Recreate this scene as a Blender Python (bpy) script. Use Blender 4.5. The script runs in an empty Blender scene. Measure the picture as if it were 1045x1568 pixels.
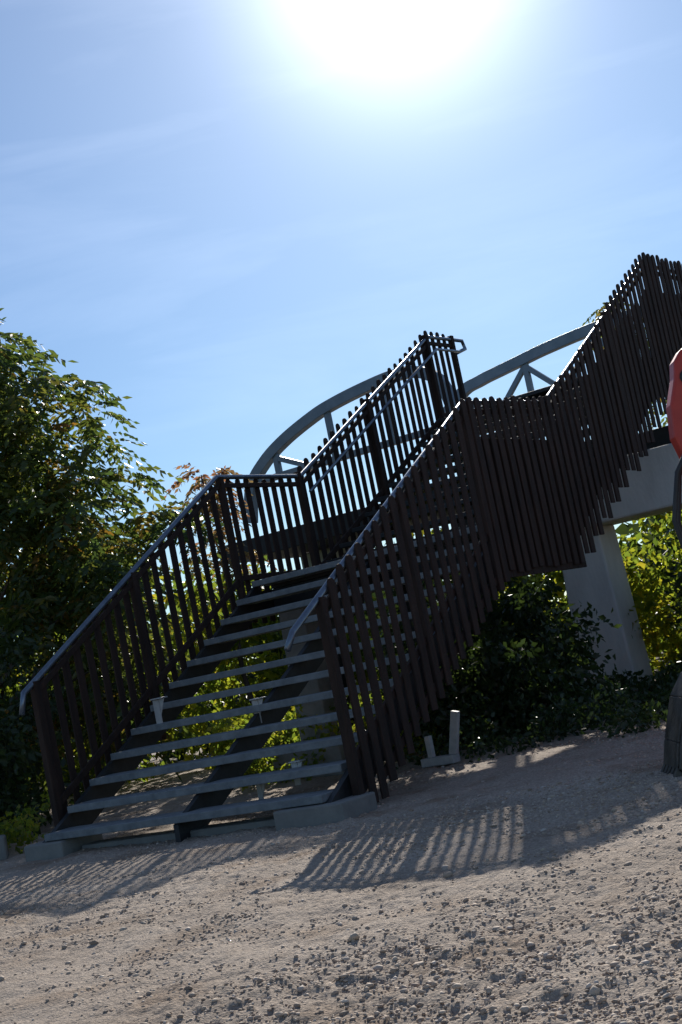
import bpy, math, random
import numpy as np
from mathutils import Matrix, Vector
random.seed(7); rng=np.random.default_rng(7)
scene=bpy.context.scene

# ------------------------------------------------------------ helpers
class MB:
    def __init__(s): s.v=[]; s.f=[]
    def add(s,vs,fs):
        o=len(s.v); s.v.extend(vs); s.f.extend([tuple(i+o for i in f) for f in fs])
    def box(s,x0,x1,y0,y1,z0,z1):
        s.add([(x0,y0,z0),(x1,y0,z0),(x1,y1,z0),(x0,y1,z0),(x0,y0,z1),(x1,y0,z1),(x1,y1,z1),(x0,y1,z1)],
              [(0,3,2,1),(4,5,6,7),(0,1,5,4),(1,2,6,5),(2,3,7,6),(3,0,4,7)])
    def prism(s,poly,axis,a,b):
        n=len(poly)
        def P(q,t):
            if axis=='x': return (t,q[0],q[1])
            if axis=='y': return (q[0],t,q[1])
            return (q[0],q[1],t)
        vs=[P(q,a) for q in poly]+[P(q,b) for q in poly]
        fs=[tuple(range(n-1,-1,-1)),tuple(range(n,2*n))]+[(i,(i+1)%n,n+(i+1)%n,n+i) for i in range(n)]
        s.add(vs,fs)
    def tube(s,pts,rad,n=8,cap=True):
        pts=[Vector(p) for p in pts]
        if not hasattr(rad,'__len__'): rad=[rad]*len(pts)
        rings=[]; prev=None
        for i,p in enumerate(pts):
            t=(pts[min(i+1,len(pts)-1)]-pts[max(i-1,0)]).normalized()
            up=Vector((0,0,1)) if abs(t.z)<.9 else Vector((1,0,0))
            if prev is not None: up=prev
            a=(up-t*up.dot(t)).normalized(); b=t.cross(a); prev=a
            rings.append([tuple(p+(a*math.cos(2*math.pi*k/n)+b*math.sin(2*math.pi*k/n))*rad[i]) for k in range(n)])
        vs=[q for r in rings for q in r]; fs=[]
        for i in range(len(pts)-1):
            for k in range(n):
                fs.append((i*n+k,i*n+(k+1)%n,(i+1)*n+(k+1)%n,(i+1)*n+k))
        if cap: fs.append(tuple(range(n-1,-1,-1))); fs.append(tuple(range((len(pts)-1)*n,len(pts)*n)))
        s.add(vs,fs)
    def beam(s,p,q,w,h,side=(1,0,0)):
        p=Vector(p);q=Vector(q);t=(q-p).normalized();a=Vector(side);a=(a-t*a.dot(t)).normalized();b=t.cross(a)
        vs=[tuple(c+a*i*w/2+b*j*h/2) for c in (p,q) for i,j in ((-1,-1),(1,-1),(1,1),(-1,1))]
        s.add(vs,[(0,3,2,1),(4,5,6,7),(0,1,5,4),(1,2,6,5),(2,3,7,6),(3,0,4,7)])
    def obj(s,name,mat,parent=None,bevel=0,smooth=False):
        me=bpy.data.meshes.new(name); me.from_pydata(s.v,[],s.f); me.update()
        o=bpy.data.objects.new(name,me); scene.collection.objects.link(o)
        me.materials.append(mat)
        if parent: o.parent=parent
        if bevel:
            m=o.modifiers.new('b','BEVEL'); m.width=bevel; m.segments=2; m.limit_method='ANGLE'
        if smooth: me.polygons.foreach_set('use_smooth',[True]*len(me.polygons))
        return o
def np_mesh(name,verts,faces,mat,attr=None,smooth=False,parent=None):
    me=bpy.data.meshes.new(name); nv=len(verts); nf,k=faces.shape
    me.vertices.add(nv); me.vertices.foreach_set('co',verts.astype(np.float32).ravel())
    me.loops.add(nf*k); me.loops.foreach_set('vertex_index',faces.astype(np.int32).ravel())
    me.polygons.add(nf); me.polygons.foreach_set('loop_start',np.arange(0,nf*k,k,dtype=np.int32))
    me.polygons.foreach_set('loop_total',np.full(nf,k,dtype=np.int32))
    if smooth: me.polygons.foreach_set('use_smooth',np.ones(nf,dtype=bool))
    me.update(calc_edges=True)
    if attr is not None:
        a=me.attributes.new('rnd','FLOAT','FACE'); a.data.foreach_set('value',attr.astype(np.float32))
    me.materials.append(mat)
    o=bpy.data.objects.new(name,me); scene.collection.objects.link(o)
    if parent: o.parent=parent
    return o
def empty(name,loc=(0,0,0),rz=0):
    e=bpy.data.objects.new(name,None); scene.collection.objects.link(e); e.location=loc; e.rotation_euler=(0,0,rz); return e
def material(name):
    m=bpy.data.materials.new(name); m.use_nodes=True; nt=m.node_tree
    return m,nt,nt.nodes,nt.links,nt.nodes['Principled BSDF']
def ramp(N,cols,pos=None,interp='LINEAR'):
    r=N.new('ShaderNodeValToRGB'); cr=r.color_ramp; cr.interpolation=interp
    if pos is None: pos=[i/(len(cols)-1) for i in range(len(cols))]
    while len(cr.elements)<len(cols): cr.elements.new(.5)
    for e,c,p in zip(cr.elements,cols,pos): e.position=p; e.color=(*c,1)
    return r
def noisy(name,c1,c2,scale=6,rough=.7,metal=0,bump=.2,bscale=40,stretch=(1,1,1),spec=.5):
    m,nt,N,L,b=material(name)
    tc=N.new('ShaderNodeTexCoord'); mp=N.new('ShaderNodeMapping'); mp.inputs['Scale'].default_value=stretch
    L.new(tc.outputs['Object'],mp.inputs['Vector'])
    n=N.new('ShaderNodeTexNoise'); n.inputs['Scale'].default_value=scale; n.inputs['Detail'].default_value=8; n.inputs['Roughness'].default_value=.65
    L.new(mp.outputs[0],n.inputs['Vector'])
    r=ramp(N,[c1,c2],[.3,.7]); L.new(n.outputs['Fac'],r.inputs[0]); L.new(r.outputs[0],b.inputs['Base Color'])
    b.inputs['Roughness'].default_value=rough; b.inputs['Metallic'].default_value=metal; b.inputs['Specular IOR Level'].default_value=spec
    n2=N.new('ShaderNodeTexNoise'); n2.inputs['Scale'].default_value=bscale; n2.inputs['Detail'].default_value=6
    L.new(mp.outputs[0],n2.inputs['Vector'])
    bp=N.new('ShaderNodeBump'); bp.inputs['Strength'].default_value=bump; bp.inputs['Distance'].default_value=.02
    L.new(n2.outputs['Fac'],bp.inputs['Height']); L.new(bp.outputs[0],b.inputs['Normal'])
    return m
M_pick=noisy('weathered_slats',(.017,.012,.010),(.052,.030,.021),4,.8,0,.4,60,(3,3,.6),.25)
M_panel=noisy('dark_cladding',(.017,.012,.010),(.045,.027,.019),3,.8,0,.3,30,(6,6,.5),.25)
M_steel=noisy('painted_dark_steel',(.016,.018,.019),(.032,.034,.036),8,.6,.2,.1,60)
M_rail=noisy('handrail_steel',(.12,.15,.19),(.22,.26,.31),10,.34,.8,.05,90)
M_tread=noisy('tread_concrete',(.11,.125,.135),(.22,.24,.245),9,.75,0,.3,70)
M_arch=noisy('bridge_steel',(.15,.20,.235),(.24,.29,.33),3,.5,.2,.1,40)
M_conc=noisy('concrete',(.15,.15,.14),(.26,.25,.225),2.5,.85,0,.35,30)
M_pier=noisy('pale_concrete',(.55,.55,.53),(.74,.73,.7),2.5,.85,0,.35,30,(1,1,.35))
M_galv=noisy('galvanised_bracket',(.34,.34,.33),(.5,.49,.47),12,.6,.1,.2,60)
M_bark=noisy('bark',(.05,.038,.028),(.13,.10,.075),9,.9,0,.8,25,(1,1,.3))
M_red=noisy('red_paint',(.38,.03,.018),(.55,.05,.028),4,.45,0,.05,40)
M_black=noisy('black_rubber',(.015,.015,.016),(.035,.035,.035),10,.55,0,.1,50)
M_bucket=noisy('worn_steel',(.04,.035,.03),(.16,.14,.12),7,.5,.5,.3,30)
M_glass,_,_,_,b=material('cab_glass'); b.inputs['Base Color'].default_value=(.02,.03,.035,1); b.inputs['Roughness'].default_value=.08
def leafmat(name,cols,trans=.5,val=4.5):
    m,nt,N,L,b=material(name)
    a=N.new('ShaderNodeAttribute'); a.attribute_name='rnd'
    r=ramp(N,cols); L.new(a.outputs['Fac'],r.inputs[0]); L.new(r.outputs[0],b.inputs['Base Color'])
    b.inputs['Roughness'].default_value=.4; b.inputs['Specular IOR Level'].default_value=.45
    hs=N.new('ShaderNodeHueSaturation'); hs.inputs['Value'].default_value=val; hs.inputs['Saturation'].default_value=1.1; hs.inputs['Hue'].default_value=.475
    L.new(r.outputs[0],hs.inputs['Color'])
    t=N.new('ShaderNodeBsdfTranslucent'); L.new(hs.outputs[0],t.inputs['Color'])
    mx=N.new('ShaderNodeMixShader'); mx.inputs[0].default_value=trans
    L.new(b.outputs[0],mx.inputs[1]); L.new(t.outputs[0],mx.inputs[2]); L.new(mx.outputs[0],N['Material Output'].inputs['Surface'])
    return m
M_leafA=leafmat('tree_leaves',[(.02,.04,.012),(.035,.06,.015),(.06,.08,.018),(.13,.085,.02)],.45,3.8)
M_leafB=leafmat('hedge_leaves',[(.03,.055,.012),(.05,.08,.015),(.10,.12,.018),(.15,.13,.02)],.55,5)
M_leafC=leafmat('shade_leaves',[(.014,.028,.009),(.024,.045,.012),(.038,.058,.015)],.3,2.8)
M_leafD=leafmat('autumn_leaves',[(.05,.06,.02),(.10,.08,.03),(.14,.08,.04)],.45)

# ------------------------------------------------------------ noise
def vnoise(x,y,scale,seed):
    g=np.random.default_rng(seed).random((257,257))
    X=x*scale+1000.3; Y=y*scale+1000.7
    xi=np.floor(X).astype(int); yi=np.floor(Y).astype(int); fx=X-xi; fy=Y-yi
    fx=fx*fx*(3-2*fx); fy=fy*fy*(3-2*fy)
    a=g[xi%256,yi%256]; b=g[(xi+1)%256,yi%256]; c=g[xi%256,(yi+1)%256]; d=g[(xi+1)%256,(yi+1)%256]
    return (a*(1-fx)+b*fx)*(1-fy)+(c*(1-fx)+d*fx)*fy-.5
def gheight(x,y):
    near=1/(1+np.maximum(0,np.hypot(x,y-9)-14)/8)
    rough=np.clip(.85+1.2*vnoise(x,y,.7,21)+.08*x,.4,1.4)
    h=.05*vnoise(x,y,.45,1)+.03*vnoise(x,y,1.3,2)+.024*vnoise(x,y,4,3)+rough*(.015*vnoise(x,y,11,4)+.015*vnoise(x,y,26,5)+.010*vnoise(x,y,48,6))
    return h*near-.012
# ------------------------------------------------------------ ground
def axis(a,b,step,lo,hi):
    core=np.arange(a,b,step); out=[b]; s=step
    while out[-1]<hi: s*=1.18; out.append(out[-1]+s)
    lo_=[a]; s=step
    while lo_[-1]>lo: s*=1.18; lo_.append(lo_[-1]-s)
    return np.array(lo_[1:][::-1]+list(core)+out)
xs=axis(-3.9,3.7,.0145,-1500,1500); ys=axis(3.8,12.3,.017,-800,2500)
GX,GY=np.meshgrid(xs,ys); GZ=gheight(GX,GY)
nx,ny=len(xs),len(ys)
idx=np.arange(nx*ny).reshape(ny,nx)
F=np.stack([idx[:-1,:-1],idx[:-1,1:],idx[1:,1:],idx[1:,:-1]],-1).reshape(-1,4)
m,nt,N,L,b=material('gravel_ground')
tc=N.new('ShaderNodeTexCoord')
def NZ(sc,det=8,ro=.6):
    n=N.new('ShaderNodeTexNoise'); n.inputs['Scale'].default_value=sc; n.inputs['Detail'].default_value=det; n.inputs['Roughness'].default_value=ro
    L.new(tc.outputs['Object'],n.inputs['Vector']); return n
n1=NZ(.6,6); r1=ramp(N,[(.37,.29,.22),(.50,.41,.325)],[.35,.65]); L.new(n1.outputs['Fac'],r1.inputs[0])
n2=NZ(1.5,5); r2=ramp(N,[(0,0,0),(1,1,1)],[.52,.68]); L.new(n2.outputs['Fac'],r2.inputs[0])
mx=N.new('ShaderNodeMix'); mx.data_type='RGBA'; L.new(r2.outputs[0],mx.inputs[0]); L.new(r1.outputs[0],mx.inputs[6]); mx.inputs[7].default_value=(.31,.22,.15,1)
n3=NZ(48,7,.8); r3=ramp(N,[(.45,.45,.45),(1.35,1.35,1.35)],[.32,.66]); L.new(n3.outputs['Fac'],r3.inputs[0])
mm=N.new('ShaderNodeMix'); mm.data_type='RGBA'; mm.blend_type='MULTIPLY'; mm.inputs[0].default_value=1; L.new(mx.outputs[2],mm.inputs[6]); L.new(r3.outputs[0],mm.inputs[7])
L.new(mm.outputs[2],b.inputs['Base Color']); b.inputs['Roughness'].default_value=.9; b.inputs['Specular IOR Level'].default_value=.3
v=N.new('ShaderNodeTexVoronoi'); v.inputs['Scale'].default_value=75; L.new(tc.outputs['Object'],v.inputs['Vector'])
n4=NZ(140,4,.7)
ad=N.new('ShaderNodeMath'); ad.operation='MULTIPLY_ADD'; L.new(v.outputs['Distance'],ad.inputs[0]); ad.inputs[1].default_value=-.8; L.new(n4.outputs['Fac'],ad.inputs[2])
bp=N.new('ShaderNodeBump'); bp.inputs['Strength'].default_value=.9; bp.inputs['Distance'].default_value=.009; L.new(ad.outputs[0],bp.inputs['Height']); L.new(bp.outputs[0],b.inputs['Normal'])
ground=np_mesh('ground',np.stack([GX.ravel(),GY.ravel(),GZ.ravel()],1),F,m,smooth=True)

# ------------------------------------------------------------ gravel stones
def stones(name,N_,xy,size,seed):
    rg=np.random.default_rng(seed)
    ph=(1+5**.5)/2
    ico=np.array([(-1,ph,0),(1,ph,0),(-1,-ph,0),(1,-ph,0),(0,-1,ph),(0,1,ph),(0,-1,-ph),(0,1,-ph),(ph,0,-1),(ph,0,1),(-ph,0,-1),(-ph,0,1)])/1.9
    fc=np.array([(0,11,5),(0,5,1),(0,1,7),(0,7,10),(0,10,11),(1,5,9),(5,11,4),(11,10,2),(10,7,6),(7,1,8),(3,9,4),(3,4,2),(3,2,6),(3,6,8),(3,8,9),(4,9,5),(2,4,11),(6,2,10),(8,6,7),(9,8,1)])
    V=ico[None]*(1+.6*(rg.random((N_,12,1))-.5))
    V=V*(np.stack([.8+.6*rg.random(N_),.7+.5*rg.random(N_),.45+.35*rg.random(N_)],1)[:,None,:])
    a=rg.random(N_)*6.283; ca,sa=np.cos(a),np.sin(a)
    tl=(rg.random(N_)-.5)*.9; ct,st=np.cos(tl),np.sin(tl)
    X,Y,Z=V[...,0],V[...,1],V[...,2]
    Y,Z=Y*ct[:,None]-Z*st[:,None],Y*st[:,None]+Z*ct[:,None]
    X,Y=X*ca[:,None]-Y*sa[:,None],X*sa[:,None]+Y*ca[:,None]
    V=np.stack([X,Y,Z],-1)*size[:,None,None]
    V[...,0]+=xy[:,0:1]; V[...,1]+=xy[:,1:2]; V[...,2]+=(gheight(xy[:,0],xy[:,1])+size*.06)[:,None]
    Fa=(fc[None]+12*np.arange(N_)[:,None,None]).reshape(-1,3)
    return np_mesh(name,V.reshape(-1,3),Fa,M_stone,attr=np.repeat(rg.random(N_),20))
M_stone,nt,N,L,b=material('gravel_stone')
a=N.new('ShaderNodeAttribute'); a.attribute_name='rnd'
r=ramp(N,[(.28,.205,.145),(.42,.32,.235),(.52,.42,.32),(.37,.26,.18),(.58,.5,.42)]); L.new(a.outputs['Fac'],r.inputs[0]); L.new(r.outputs[0],b.inputs['Base Color']); b.inputs['Roughness'].default_value=.75; b.inputs['Specular IOR Level'].default_value=.3
n=72000
yy=3.8*(13.5/3.8)**(rng.random(n)**1.1); xx=(rng.random(n)*2-1)*(yy*.30+.5)
dens=vnoise(xx,yy,.7,21)+.7*vnoise(xx,yy,2.7,22)+.7*vnoise(xx,yy,9,23)+.12*xx
keep=rng.random(n)<np.clip(.26+1.15*dens,.03,1)
xx,yy=xx[keep],yy[keep]
sz=.0020+.0030*rng.random(len(xx))+.010*rng.random(len(xx))**10+.0004*yy
stones('gravel',len(xx),np.stack([xx,yy],1),sz,5)
big=[(-.19,5.28),(-.28,5.82),(.44,4.4),(.15,6.96),(-.68,7.51),(-1.52,6.95),(-1.04,9.38),(-.05,5.2),(1.0,5.6),(-2.7,8.3),(.9,7.8),(-1.0,5.1),(.3,8.3)]
rg=np.random.default_rng(3); ex=np.stack([(rg.random(60)-.5)*4.5,4.3+rg.random(60)**1.3*8],1)
bxy=np.array(big+[tuple(q) for q in ex]); bs=np.concatenate([np.full(len(big),.024)*(.7+.5*rg.random(len(big))),.009+.012*rg.random(60)])
stones('loose_stones',len(bxy),bxy,bs,9)

# ------------------------------------------------------------ staircase
TH=.5794
S=empty('outdoor_staircase',(-2.967,12.157,0),-TH)
W=3.0; RUN=.3082; U1=11*RUN; UL=4.79; R2=3.567/11; U3=8.36; F1=2.04; F2=3.91; UE=9.6
def nose(u):
    if u<U1: return .17+u/RUN*.17
    if u<UL: return F1
    if u<U3: return F1+(u-UL)/(U3-UL)*1.87
    return F2
def interp(pts,u):
    for (a,za),(b_,zb) in zip(pts,pts[1:]):
        if u<=b_: return za+(zb-za)*(u-a)/(b_-a)
    return pts[-1][1]
railL=[(.1,1.30),(3.3,3.166),(4.79,3.166),(8.35,5.04),(9.02,5.05)]
railR=[(-.18,1.30),(3.12,3.13),(4.84,3.19),(8.44,5.07),(10.0,5.10)]
t=MB()
for k in range(12):
    z=.17+k*.17; u=k*RUN; t.box(.09,W-.09,u-.012,u+RUN-.006 if k<11 else u+.30,z-.058,z)
t.obj('treads',M_tread,S,.006)
t=MB()
for k in range(1,12):
    z=F1+.17*k-.03; u=UL+(k-1)*R2; t.box(.09,W-.09,u-.012,u+R2-.006,z-.05,z)
t.box(.09,W-.09,U1+.304,UL-.016,F1-.10,F1-.003)
t.box(.0,W,U3-.02,UE+.4,F2-.10,F2-.003)
t.obj('upper_treads_and_landings',M_steel,S,.006)
t=MB()
for v in (.06,1.5,W-.06):
    h=.26
    def sline(u0,z0,u1,z1):
        t.prism([(u0,z0-h),(u1,z1-h),(u1,z1),(u0,z0)],'x',v-.025,v+.025)
    sline(0.0,.10,U1+.1,F1-.034)
    t.prism([(U1+.1,F1-.30),(UL,F1-.30),(UL,F1-.105),(U1+.1,F1-.105)],'x',v-.024,v+.024)
    sline(UL,F1-.03,U3,F2-.10)
    for k in range(11):
        u=k*RUN; z=.17+k*.17-.06
        t.prism([(u+.02,z-.12),(u+.29,z-.03),(u+.29,z),(u+.02,z)],'x',v-.021+.0,v+.021)
for u in (U1+.35,UL-.05,U3+.05,UE+.1):
    z=F1 if u<5 else F2
    t.box(.1,W-.1,u-.06,u+.06,z-.32,z-.105)
for v,u in ((1.2,4.6),(.1,4.6),(.1,8.3)):
    t.box(v-.06,v+.06,u-.06,u+.06,-.1,nose(u)-.31)
t.obj('stringers_and_legs',M_steel,S)
def picket(t,v0,v1,u,w,z0,z1):
    r_=w/2; pts=[(u-r_,z0),(u+r_,z0),(u+r_,z1-r_)]
    for k in range(1,6):
        a=math.pi*k/6; pts.append((u+r_*math.cos(a),z1-r_+r_*math.sin(a)))
    pts.append((u-r_,z1-r_)); t.prism(pts,'x',v0,v1)
rp=random.Random(4)
def wall(name,rail,v0,v1,u0,u1,bot,over,sp=.158,w=.082):
    t=MB(); u=u0
    while u<u1:
        j=rp.uniform(-.007,.007); top=interp(rail,u)+over(u)+rp.uniform(-.016,.016)
        picket(t,v0+rp.uniform(-.003,.003),v1+rp.uniform(-.003,.003),u+j,w+rp.uniform(-.006,.006),max(bot(u)+rp.uniform(-.015,.015),.0),top)
        u+=sp
    t.obj(name,M_pick,S,.004)
wall('slats_inner_side',railL,-.064,-.048,.42,4.7,lambda u: nose(u)-(.3 if u<U1 else .42),lambda u:-.01,.155,.080)
wall('slats_inner_side_upper',railL,-.064,-.048,4.85,9.0,lambda u: nose(u)-.42,lambda u:.09,.16,.088)
def botR(u):
    if u<3.2: return max(.17+(u)/RUN*.17-.46,.02)
    if u<4.9: return 1.55
    k=math.floor((u-4.9)/R2); return 1.62+k*.17*1.0
wall('slats_outer_side',railR,W+.048,W+.064,.42,3.1,botR,lambda u:.05,.155,.092)
wall('slats_outer_side_upper',railR,W+.048,W+.068,3.18,10.6,botR,lambda u:.05 if u<6.95 else .14,.152,.098)
wall('slats_lower_row',railR,W-.02,W+.000,3.3,10.4,lambda u: nose(u)-.38,lambda u:-.42 if u<4.9 else -.3,.165,.12)
t=MB(); u=3.16
while u<4.78:
    t.box(W+.018,W+.044,u,u+.196,1.50,2.80); u+=.2
t.obj('landing_cladding',M_panel,S,.004)
t=MB()
for rail,v,us in ((railL,-.03,(.3,1.75,3.35,4.75,6.5,8.3,9.0)),(railR,W+.03,(.28,1.65,3.05,4.86,6.9,8.5,10.0))):
    for i,u in enumerate(us):
        zb=0 if (u<1) else nose(u)-.45
        hw=.028 if (v<0 and 1<u<8) else .035
        t.box(v-.033,v+.033,u-hw,u+hw,zb,interp(rail,u)+(.0 if u<4 else .05))
    for (a,za),(b_,zb) in zip(rail,rail[1:]):
        a2=max(a,.3); za2=interp(rail,a2)
        t.beam((v,a2,za2-.09),(v,b_,zb-.09),.03,.05)
    pts=[(.3,nose(.3)+.02),(U1,F1+.06),(UL,F1+.06),(U3,F2+.06),(rail[-1][0],F2+.06)]
    for p,q in zip(pts,pts[1:]): t.beam((v,p[0],p[1]),(v,q[0],q[1]),.03,.06)
t.beam((W+.03,.6,.17+.6/RUN*.17-.34),(W+.03,3.1,.17+3.1/RUN*.17-.34),.03,.06)
t.obj('posts_and_battens',M_pick,S,.005)
t=MB()
t.tube([(-.03,.10,1.16),(-.03,.16,1.33)]+[(-.03,a,z) for a,z in railL[1:]]+[(.0,9.25,5.04),(.0,9.3,4.93),(-.03,9.0,4.84)],.026,10)
t.tube([(W+.02,-.22,1.22),(W+.02,-.12,1.335)]+[(W+.02,a,z) for a,z in railR[1:]],.026,10)
t.tube([(.07,4.79,2.97),(.07,8.35,4.84),(.07,9.0,4.85)],.02,8)
t.obj('handrails',M_rail,S,smooth=True)
t=MB()
t.box(-.12,.32,-.06,.42,-.1,.105); t.box(W-.5,W+.12,-.08,.36,-.1,.105)
t.box(.35,W-.56,.12,.34,-.1,.03)
t.prism([(.15,-.1),(.55,-.1),(.50,1.73),(.20,1.73)],'y',3.58,3.92)
t.box(-.1,.75,3.4,4.15,-.1,.3)
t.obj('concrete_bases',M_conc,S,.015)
t=MB()
def brk(v,u,z,s=1.0):
    # folded angle bracket: upright leg, seat and gusset
    t.box(v-.035*s,v+.035*s,u,u+.012,z-.16*s,z+.06*s)
    t.box(v-.035*s,v+.10*s,u-.03,u+.06,z+.062*s,z+.075*s)
    t.prism([(v+.038*s,z+.06*s),(v+.10*s,z+.06*s),(v+.038*s,z-.08*s)],'y',u+.002,u+.010)
brk(.40,1.27,1.0); brk(1.5,1.25,.84,.9); brk(2.25,.62,.33,.8); brk(1.9,.58,.22,.7)
t.box(1.98,2.32,2.86,2.99,-.02,.055); t.box(2.04,2.09,2.9,2.96,.055,.25)
t.prism([(2.26,.056),(2.34,.056),(2.44,.42),(2.37,.44)],'y',2.9,2.95)
t.obj('brackets',M_galv,S,.004)

# ------------------------------------------------------------ bridge
B=empty('steel_arch_bridge',(-2.967,12.157,0),-TH)
def smooth_pts(pts,n=6):
    out=[]; P=[Vector(p) for p in pts]; P=[2*P[0]-P[1]]+P+[2*P[-1]-P[-2]]
    for i in range(1,len(P)-2):
        for k in range(n):
            s_=k/n; a,b_,c,d=P[i-1:i+3]
            out.append(.5*((2*b_)+(-a+c)*s_+(2*a-5*b_+4*c-d)*s_*s_+(-a+3*b_-3*c+d)*s_**3))
    out.append(P[-2]); return out
def rib(t,pts,u,w,h):
    P=smooth_pts([(v,z,0) for v,z in pts]); n=len(P); vs=[];fs=[]
    for i,p in enumerate(P):
        tt=(P[min(i+1,n-1)]-P[max(i-1,0)]).normalized(); nn=Vector((-tt.y,tt.x,0))
        for a,b_ in ((-1,-1),(1,-1),(1,1),(-1,1)):
            q=p+nn*b_*h/2; vs.append((q.x,u+a*w/2,q.y))
    for i in range(n-1):
        for k in range(4): fs.append((4*i+k,4*i+(k+1)%4,4*i+4+(k+1)%4,4*i+4+k))
    fs.append((3,2,1,0)); fs.append((4*n-4,4*n-3,4*n-2,4*n-1)); t.add(vs,fs)
t=MB()
La=[(-4.78,3.5),(-4.62,4.05),(-4.27,4.38),(-3.82,4.62),(-3.26,4.82),(-2.86,4.92),(-2.23,5.01),(-1.6,5.05),(-1.15,4.95),(-.85,4.6),(-.72,3.5)]
Ra=[(-2.75,3.5),(-2.6,4.4),(-1.99,4.96),(-1.59,5.08),(-1.21,5.14),(-.78,5.20),(-.35,5.26),(.47,5.33),(1.6,5.36),(3.0,5.3),(4.4,5.05),(5.4,4.6),(5.9,3.5)]
rib(t,La,10.1,.16,.17); rib(t,Ra,12.7,.16,.17)
def zat(A,v): return interp(A,v)
for A,u,vs_ in ((La,10.1,(-4.05,-2.95,-1.9)),(Ra,12.7,(-2.0,-.75,.5,1.8,3.1,4.4))):
    c=4.10 if A is La else 4.45
    t.beam((A[0][0]+.1,u,c),(A[-1][0]-.1,u,c),.10,.10,(0,1,0))
    for i,v in enumerate(vs_):
        t.beam((v,u,c),(v,u,zat(A,v)-.05),.09,.09,(0,1,0))
        if A is Ra or i==0:
            vn=vs_[i+1] if i+1<len(vs_) else v+1
            t.beam((v-.02,u,zat(A,v)-.1),((v+vn)/2,u,c+.03),.08,.08,(0,1,0))
            if A is Ra: t.beam((vn,u,zat(A,vn)-.1),((v+vn)/2,u,c+.03),.08,.08,(0,1,0))
t.obj('arch_trusses',M_arch,B,.008)
t=MB(); t.box(-5.4,9.0,10.05,12.75,2.96,3.2); t.box(-5.4,9.0,9.98,10.04,2.945,3.25); t.box(-5.4,9.0,12.76,12.82,2.945,3.25)
t.obj('deck',M_steel,B,.01)
t=MB()
t.prism([(.56,-.2),(1.36,-.2),(1.27,2.148),(.66,2.148)],'y',9.45,10.05)
t.prism([(.35,2.6),(.75,2.15),(5.6,2.15),(5.9,2.6),(5.9,2.93),(.35,2.93)],'y',9.2,10.3)
t.prism([(-4.9,-.2),(-4.3,-.2),(-4.3,2.93),(-4.9,2.93)],'y',11.4,12.0)
t.prism([(5.0,-.2),(5.7,-.2),(5.6,2.148),(5.1,2.148)],'y',9.45,10.05)
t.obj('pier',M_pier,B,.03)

# ------------------------------------------------------------ foliage
def leaf_arrays(P,D,ln,wd,fold,rg):
    n=len(P); D=D/np.linalg.norm(D,axis=1,keepdims=True)
    R=rg.normal(size=(n,3)); R[:,2]*=.5
    Sd=np.cross(D,R); Sd/=np.linalg.norm(Sd,axis=1,keepdims=True)+1e-9
    Nn=np.cross(Sd,D)
    ln=ln[:,None]; wd=wd[:,None]
    base=P; tip=P+D*ln; l=P+D*ln*.45+Sd*wd*.5+Nn*wd*fold; r_=P+D*ln*.45-Sd*wd*.5+Nn*wd*fold
    V=np.stack([base,l,tip,r_],1).reshape(-1,3)
    o=4*np.arange(n)[:,None]
    F=np.concatenate([o+np.array([[0,1,2]]),o+np.array([[0,2,3]])],1).reshape(-1,3)
    return V,F
def clump_pos(C,rad,per,rg,flat=.75):
    n=len(C)*per; c=np.repeat(C,per,0); r_=np.repeat(rad,per)
    d=rg.normal(size=(n,3)); d/=np.linalg.norm(d,axis=1,keepdims=True)
    q=r_*rg.random(n)**.45
    off=d*q[:,None]; off[:,2]*=flat
    return c+off,d
def simple_leaves(name,C,rad,per,size,mat,seed,parent=None,flat=.75):
    rg=np.random.default_rng(seed); P,d=clump_pos(C,rad,per,rg,flat)
    D=d*.7+rg.normal(size=d.shape)*.6; D[:,2]-=.35
    n=len(P); ln=size*(.6+.8*rg.random(n)); V,F=leaf_arrays(P,D,ln,ln*(.45+.2*rg.random(n)),.18,rg)
    cl=np.repeat(rg.random(len(C)),per); at=np.clip(.45*cl+.55*rg.random(n)**1.3,0,1)
    return np_mesh(name,V,F,mat,attr=np.repeat(at,2),parent=parent)
def frond_leaves(name,C,rad,per,size,mat,seed,parent=None,nl=11):
    rg=np.random.default_rng(seed); P,d=clump_pos(C,rad,per,rg,.7)
    n=len(P); D=d*.9+rg.normal(size=d.shape)*.35; D[:,2]*=.4; D/=np.linalg.norm(D,axis=1,keepdims=True)
    sd=np.cross(D,np.array([[0,0,1.]])); sd/=np.linalg.norm(sd,axis=1,keepdims=True)+1e-9
    L_=size*(.7+.6*rg.random(n)); PP=[];DD=[];LL=[]
    for k in range(nl):
        s_=.15+.85*(k//2)/(nl//2)
        p=P+D*(L_*s_)[:,None]; p[:,2]-=L_*(.55*s_*s_)
        side=1 if k%2 else -1
        dd=D*.45+sd*side*.8 if k<nl-1 else D.copy()
        dd=dd+rg.normal(size=dd.shape)*.15; dd[:,2]-=.25+.5*s_
        PP.append(p);DD.append(dd);LL.append(L_*.36*(1-.25*abs(s_-.5)))
    PP=np.concatenate(PP);DD=np.concatenate(DD);LL=np.concatenate(LL)
    V,F=leaf_arrays(PP,DD,LL,LL*.36,.12,rg)
    cl=rg.random(len(C)); at=np.repeat(cl,per)*.4+.6*rg.random(n)**1.2; at=np.tile(at,nl)
    return np_mesh(name,V,F,mat,attr=np.repeat(np.clip(at,0,1),2),parent=parent)
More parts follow.
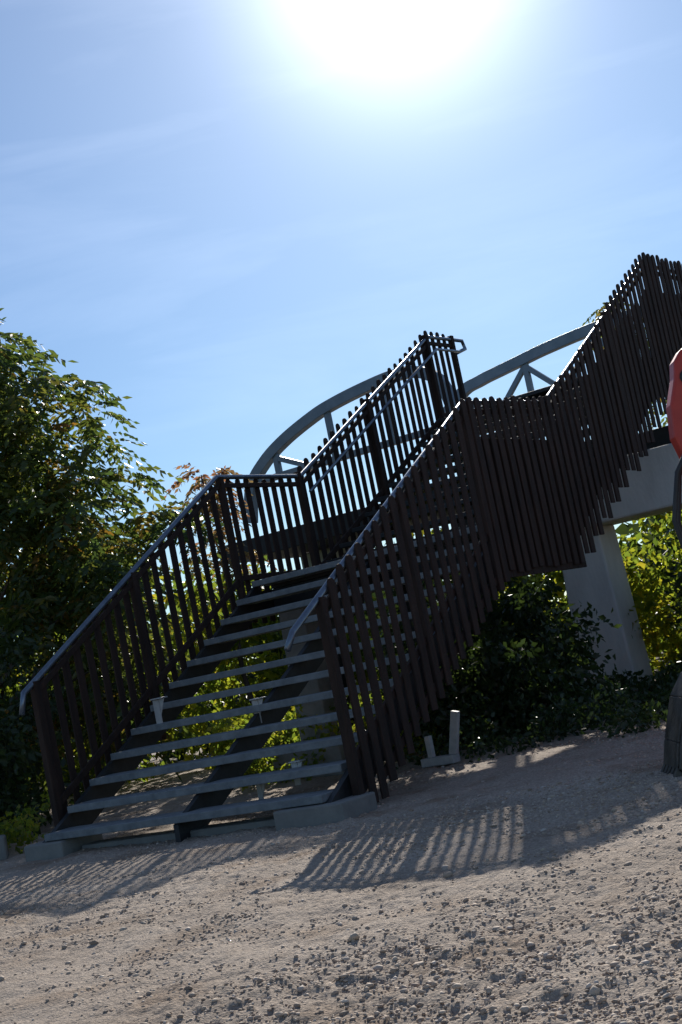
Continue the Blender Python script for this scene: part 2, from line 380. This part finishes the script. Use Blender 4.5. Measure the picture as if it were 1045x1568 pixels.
def trunk(name,base,top,r0,targets,parent,rs):
    t=MB(); base=Vector(base); top=Vector(top); pts=[]
    for i in range(7):
        s_=i/6; pts.append(base.lerp(top,s_)+Vector((rs.uniform(-.08,.08),rs.uniform(-.08,.08),0))*(1 if 0<i else 0))
    t.tube(pts,[r0*(1-.75*i/6) for i in range(7)],9)
    for c in targets:
        c=Vector(c); s_=min(max((c.z-base.z)/(top.z-base.z)*.75-.08,.15),.95); k=s_*6; i=int(k)
        st=pts[i].lerp(pts[min(i+1,6)],k-i); mid=st.lerp(c,.5)+Vector((rs.uniform(-.15,.15),rs.uniform(-.15,.15),.18))
        t.tube([st,mid,c],[r0*.28,r0*.14,.008],6)
    t.obj(name,M_bark,parent,smooth=True)
T=empty('walnut_tree',(0,0,0))
rs=random.Random(11)
bound=[(0,-2.6),(2.2,-2.6),(3.0,-2.5),(3.5,-2.75),(3.9,-2.7),(4.5,-3.0),(5.1,-3.3),(5.5,-3.8),(5.95,-4.2)]
C=[];Rr=[]
for i in range(175):
    z=rs.uniform(.9,5.75); xb=interp(bound,z); x=xb-abs(rs.gauss(0,1.5))-.1; y=rs.uniform(16.8,19.4)
    x*= (y/18)
    if x<-8.5: continue
    rr=rs.uniform(.2,.42); C.append((x-rr*.5,y,z-rr*.25)); Rr.append(rr)
for q in [(-3.8,18,5.9,.16),(-3.5,18,5.4,.2),(-3.0,18,5.1,.2),(-2.8,18,4.7,.2),(-2.55,18,3.85,.2),(-2.75,17.8,4.25,.25),(-3.15,18,4.8,.3),(-4.05,18,5.6,.3),(-2.3,18,3.3,.18),(-2.1,18,3.1,.2)]:
    C.append(q[:3]);Rr.append(q[3])
C=np.array(C);Rr=np.array(Rr)
frond_leaves('leaves',C,Rr,21,.40,M_leafA,31,T)
trunk('trunk',(-4.9,18.3,-.1),(-4.6,18.1,5.4),.17,C[::4],T,rs)
T2=empty('young_tree',(0,0,0)); C2=np.array([(-1.78,20,3.95),(-1.62,20,3.75),(-1.9,20.1,3.5),(-1.6,20,3.4),(-1.75,20,3.1),(-2.0,20,2.8),(-1.5,20,2.7)])
frond_leaves('leaves',C2,np.full(7,.2),22,.3,M_leafD,32,T2); trunk('trunk',(-1.75,20.1,-.1),(-1.75,20,3.9),.05,C2,T2,rs)
T3=empty('distant_tree',(0,0,0)); C3=np.array([(5.42,26,6.3),(5.55,26,6.0),(5.9,26,5.7),(6.4,26,5.4),(6.2,26,4.7),(6.9,26,4.9),(6.7,26.3,4.0),(7.3,26,3.8)])
frond_leaves('leaves',C3,np.array([.1,.2,.35,.5,.5,.6,.6,.6]),20,.4,M_leafA,33,T3); trunk('trunk',(6.6,26.2,-.1),(6.1,26,5.9),.12,C3,T3,rs)
def hedge(name,x0,x1,y0,y1,hf,nc,per,size,mat,seed,rr=(.3,.6),zlo=.05):
    rs=random.Random(seed); C=[];Rr=[]
    for i in range(nc):
        x=rs.uniform(x0,x1); y=rs.uniform(y0,y1); r_=rs.uniform(*rr); h=hf(x,y)
        if h<=0: continue
        z=rs.uniform(zlo,max(h-r_*.7,zlo+.05)); C.append((x,y,z)); Rr.append(r_)
    return simple_leaves(name,np.array(C),np.array(Rr),per,size,mat,seed)
def hf(x,y):
    base=2.95 if x<-1 else 2.5
    return base+.5*math.sin(x*1.7)*.5+.35*math.sin(x*4.1+1)*.5
hedge('hedge',-8.5,8,19.9,21.8,hf,420,95,.125,M_leafB,41)
hedge('distant_hedge',-14,16,24,28,lambda x,y:2.9+.3*math.sin(x*1.3),360,45,.29,M_leafC,42,(.5,.9))
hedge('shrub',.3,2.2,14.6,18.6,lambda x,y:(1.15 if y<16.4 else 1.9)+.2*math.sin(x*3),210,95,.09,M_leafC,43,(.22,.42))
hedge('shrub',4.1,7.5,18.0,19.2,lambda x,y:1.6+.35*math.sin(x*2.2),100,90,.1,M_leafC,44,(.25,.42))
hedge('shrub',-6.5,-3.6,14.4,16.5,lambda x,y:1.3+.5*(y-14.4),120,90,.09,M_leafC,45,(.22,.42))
hedge('weeds',-5,-3.2,13.3,14.2,lambda x,y:.4,40,60,.06,M_leafB,46,(.1,.2))
hedge('weeds',-1.6,.4,14.6,17.8,lambda x,y:.8,110,80,.07,M_leafB,47,(.12,.28))
def edge(x): return 13.75-.5*x+.15*math.sin(x*5)+.1*math.sin(x*13)
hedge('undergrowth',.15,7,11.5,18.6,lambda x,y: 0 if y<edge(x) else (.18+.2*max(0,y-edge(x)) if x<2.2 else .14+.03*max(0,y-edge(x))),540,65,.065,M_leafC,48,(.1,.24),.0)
t=MB(); t.box(-.35,.25,-.16,.16,-.05,.16); t.box(-.9,-.38,-.13,.19,-.05,.13)
o=t.obj('concrete_kerb_block',M_conc,None,.02); o.location=(-3.72,13.05,0); o.rotation_euler=(0,0,.2)

# ------------------------------------------------------------ mini excavator
E=empty('mini_excavator',(.05,0,0))
y=9.0
t=MB()
t.prism([(2.12,2.36),(2.14,2.46),(2.2,2.53),(2.3,2.56),(2.45,2.54),(2.55,2.45),(2.42,2.0),(2.36,1.3),(2.28,.60),(2.14,.60),(2.17,1.3),(2.14,1.72),(2.07,1.88),(2.04,2.0),(2.06,2.2)],'y',y-.08,y+.08)
t.prism([(2.25,2.50),(2.7,2.62),(3.6,2.2),(4.35,1.0),(4.15,.85),(3.4,1.95),(2.7,2.32),(2.4,2.25)],'y',y-.1,y+.1)
t.obj('boom_and_dipper',M_red,E,.02)
t=MB()
t.tube([(2.14,y-.11,1.98),(2.00,y-.11,1.78),(1.92,y-.11,1.5),(1.94,y-.11,1.3),(2.06,y-.11,1.08),(2.22,y-.11,.95)],.016,8)
t.tube([(2.18,y+.11,1.98),(2.06,y+.11,1.78),(1.99,y+.11,1.5),(2.0,y+.11,1.3),(2.1,y+.11,1.1),(2.24,y+.11,.95)],.016,8)
t.tube([(2.9,y,2.72),(2.4,y,2.7),(2.25,y,2.4),(2.2,y-.1,1.9)],.018,8)
t.tube([(2.2,y-.09,2.35),(2.2,y+.09,2.35)],.05,12)
t.obj('hydraulic_hoses',M_black,E,smooth=True)
t=MB(); t.tube([(2.55,y+.0,2.3),(2.5,y,1.5)],.045,10); t.tube([(2.5,y,1.5),(2.3,y,.8)],.022,10)
t.tube([(4.1,y,.7),(3.3,y,1.7)],.05,10)
t.obj('rams',M_rail,E,smooth=True)
t=MB()
P=[(2.2,.62),(1.83,.58),(1.73,.45),(1.64,.2),(1.60,.05),(1.64,.02),(1.80,.03),(2.1,.12),(2.35,.35),(2.35,.55)]
t.prism(P,'y',y-.23,y-.20); t.prism(P,'y',y+.20,y+.23)
for p,q in zip(P[1:],P[2:]): t.beam((p[0],y,p[1]),(q[0],y,q[1]),.40,.025,(0,1,0))
for k in range(5): t.prism([(1.55,.0),(1.68,.02),(1.66,.12),(1.63,.12)],'y',y-.2+k*.09,y-.165+k*.09)
t.obj('bucket',M_bucket,E,.006)
t=MB()
for dy in (-.55,.55):
    pts=[]
    for k in range(20):
        a=2*math.pi*k/20; cx=4.4 if math.cos(a)<0 else 5.9; pts.append((cx+.25*math.cos(a),.26+.25*math.sin(a)))
    t.prism(pts,'y',y+dy-.15,y+dy+.15)
    for k in range(26): 
        t.box(4.3+k*.065,4.33+k*.065,y+dy-.16,y+dy+.16,.505,.53)
    for k in range(5): t.tube([(4.45+k*.34,y+dy-.17,.25),(4.45+k*.34,y+dy+.17,.25)],.12,12)
t.obj('tracks',M_black,E,.005)
t=MB(); t.box(4.2,6.1,y-.55,y+.55,.6,1.05); t.prism([(5.1,1.052),(6.15,1.052),(6.1,1.5),(5.2,1.55)],'y',y-.53,y+.53); t.box(3.95,4.3,y-.12,y+.12,.55,1.1)
t.box(4.3,5.35,y-.5,y+.5,2.3,2.38)
for cx in (4.32,5.3):
    for cy in (y-.47,y+.47): t.box(cx-.03,cx+.03,cy-.03,cy+.03,1.05,2.3)
t.obj('body_and_cab_frame',M_red,E,.025)
t=MB(); t.box(4.33,5.29,y-.485,y-.475,1.07,2.28); t.box(4.33,5.29,y+.475,y+.485,1.07,2.28); t.box(4.3,4.31,y-.44,y+.44,1.07,2.28)
t.obj('windows',M_glass,E)

# ------------------------------------------------------------ light and sky
EL=math.radians(25.8); AZ=math.radians(6.4)
sd=Vector((math.sin(AZ)*math.cos(EL),math.cos(AZ)*math.cos(EL),math.sin(EL)))
ld=bpy.data.lights.new('sun','SUN'); ld.energy=5; ld.angle=math.radians(.53); ld.color=(1,.94,.85)
lo=bpy.data.objects.new('sun',ld); scene.collection.objects.link(lo); lo.rotation_euler=sd.to_track_quat('Z','Y').to_euler()
w=bpy.data.worlds.new('World'); scene.world=w; w.use_nodes=True; nt=w.node_tree; N=nt.nodes; L=nt.links
bg=N['Background']; bg.inputs['Strength'].default_value=.053
sky=N.new('ShaderNodeTexSky'); sky.sky_type='NISHITA'; sky.sun_disc=False; sky.sun_elevation=EL; sky.sun_rotation=AZ; sky.dust_density=.15; sky.air_density=1.0; sky.ozone_density=2.0
tc=N.new('ShaderNodeTexCoord')
dt=N.new('ShaderNodeVectorMath'); dt.operation='DOT_PRODUCT'; L.new(tc.outputs['Generated'],dt.inputs[0]); dt.inputs[1].default_value=sd
mxx=N.new('ShaderNodeMath'); mxx.operation='MAXIMUM'; L.new(dt.outputs['Value'],mxx.inputs[0]); mxx.inputs[1].default_value=0
def pw(e,amp):
    p=N.new('ShaderNodeMath'); p.operation='POWER'; L.new(mxx.outputs[0],p.inputs[0]); p.inputs[1].default_value=e
    q=N.new('ShaderNodeMath'); q.operation='MULTIPLY'; L.new(p.outputs[0],q.inputs[0]); q.inputs[1].default_value=amp; return q
p1=pw(300,22); p2=pw(28,3.6)
s1=N.new('ShaderNodeMath'); s1.operation='ADD'; L.new(p1.outputs[0],s1.inputs[0]); L.new(p2.outputs[0],s1.inputs[1])
mp=N.new('ShaderNodeMapping'); mp.inputs['Scale'].default_value=(1.5,1.5,9); mp.inputs['Rotation'].default_value=(0,.1,0); L.new(tc.outputs['Generated'],mp.inputs['Vector'])
cn=N.new('ShaderNodeTexNoise'); cn.inputs['Scale'].default_value=2.2; cn.inputs['Detail'].default_value=7; cn.inputs['Roughness'].default_value=.55; cn.inputs['Distortion'].default_value=.6
L.new(mp.outputs[0],cn.inputs['Vector'])
cr=ramp(N,[(0,0,0),(1,1,1)],[.48,.88]); L.new(cn.outputs['Fac'],cr.inputs[0])
cm=N.new('ShaderNodeMath'); cm.operation='MULTIPLY_ADD'; L.new(cr.outputs[0],cm.inputs[0]); cm.inputs[1].default_value=2.2; cm.inputs[2].default_value=1.0
s2=N.new('ShaderNodeMath'); s2.operation='ADD'; L.new(s1.outputs[0],s2.inputs[0]); L.new(cm.outputs[0],s2.inputs[1])
tint=N.new('ShaderNodeVectorMath'); tint.operation='MULTIPLY'; L.new(sky.outputs[0],tint.inputs[0]); tint.inputs[1].default_value=(.98,1.34,1.72)
va=N.new('ShaderNodeVectorMath'); va.operation='ADD'; L.new(tint.outputs[0],va.inputs[0]); L.new(s2.outputs[0],va.inputs[1])
L.new(va.outputs[0],bg.inputs['Color'])

# ------------------------------------------------------------ camera
p,r_=.0997,.2007
Rv=Vector((1,0,0)); Fw=Vector((0,math.cos(p),math.sin(p))); Up=Vector((0,-math.sin(p),math.cos(p)))
up=Up*math.cos(r_)+Rv*math.sin(r_); rt=Rv*math.cos(r_)-Up*math.sin(r_)
cam=bpy.data.cameras.new('camera'); co=bpy.data.objects.new('camera',cam); scene.collection.objects.link(co)
mt=Matrix.Identity(4)
for i in range(3): mt[i][0]=rt[i]; mt[i][1]=up[i]; mt[i][2]=-Fw[i]
mt[2][3]=1.064; co.matrix_world=mt
cam.sensor_fit='VERTICAL'; cam.sensor_height=36; cam.lens=36*2246.7/1568; cam.clip_end=6000; cam.clip_start=.05
scene.camera=co
scene.view_settings.view_transform='Standard'; scene.view_settings.look='None'; scene.view_settings.exposure=0
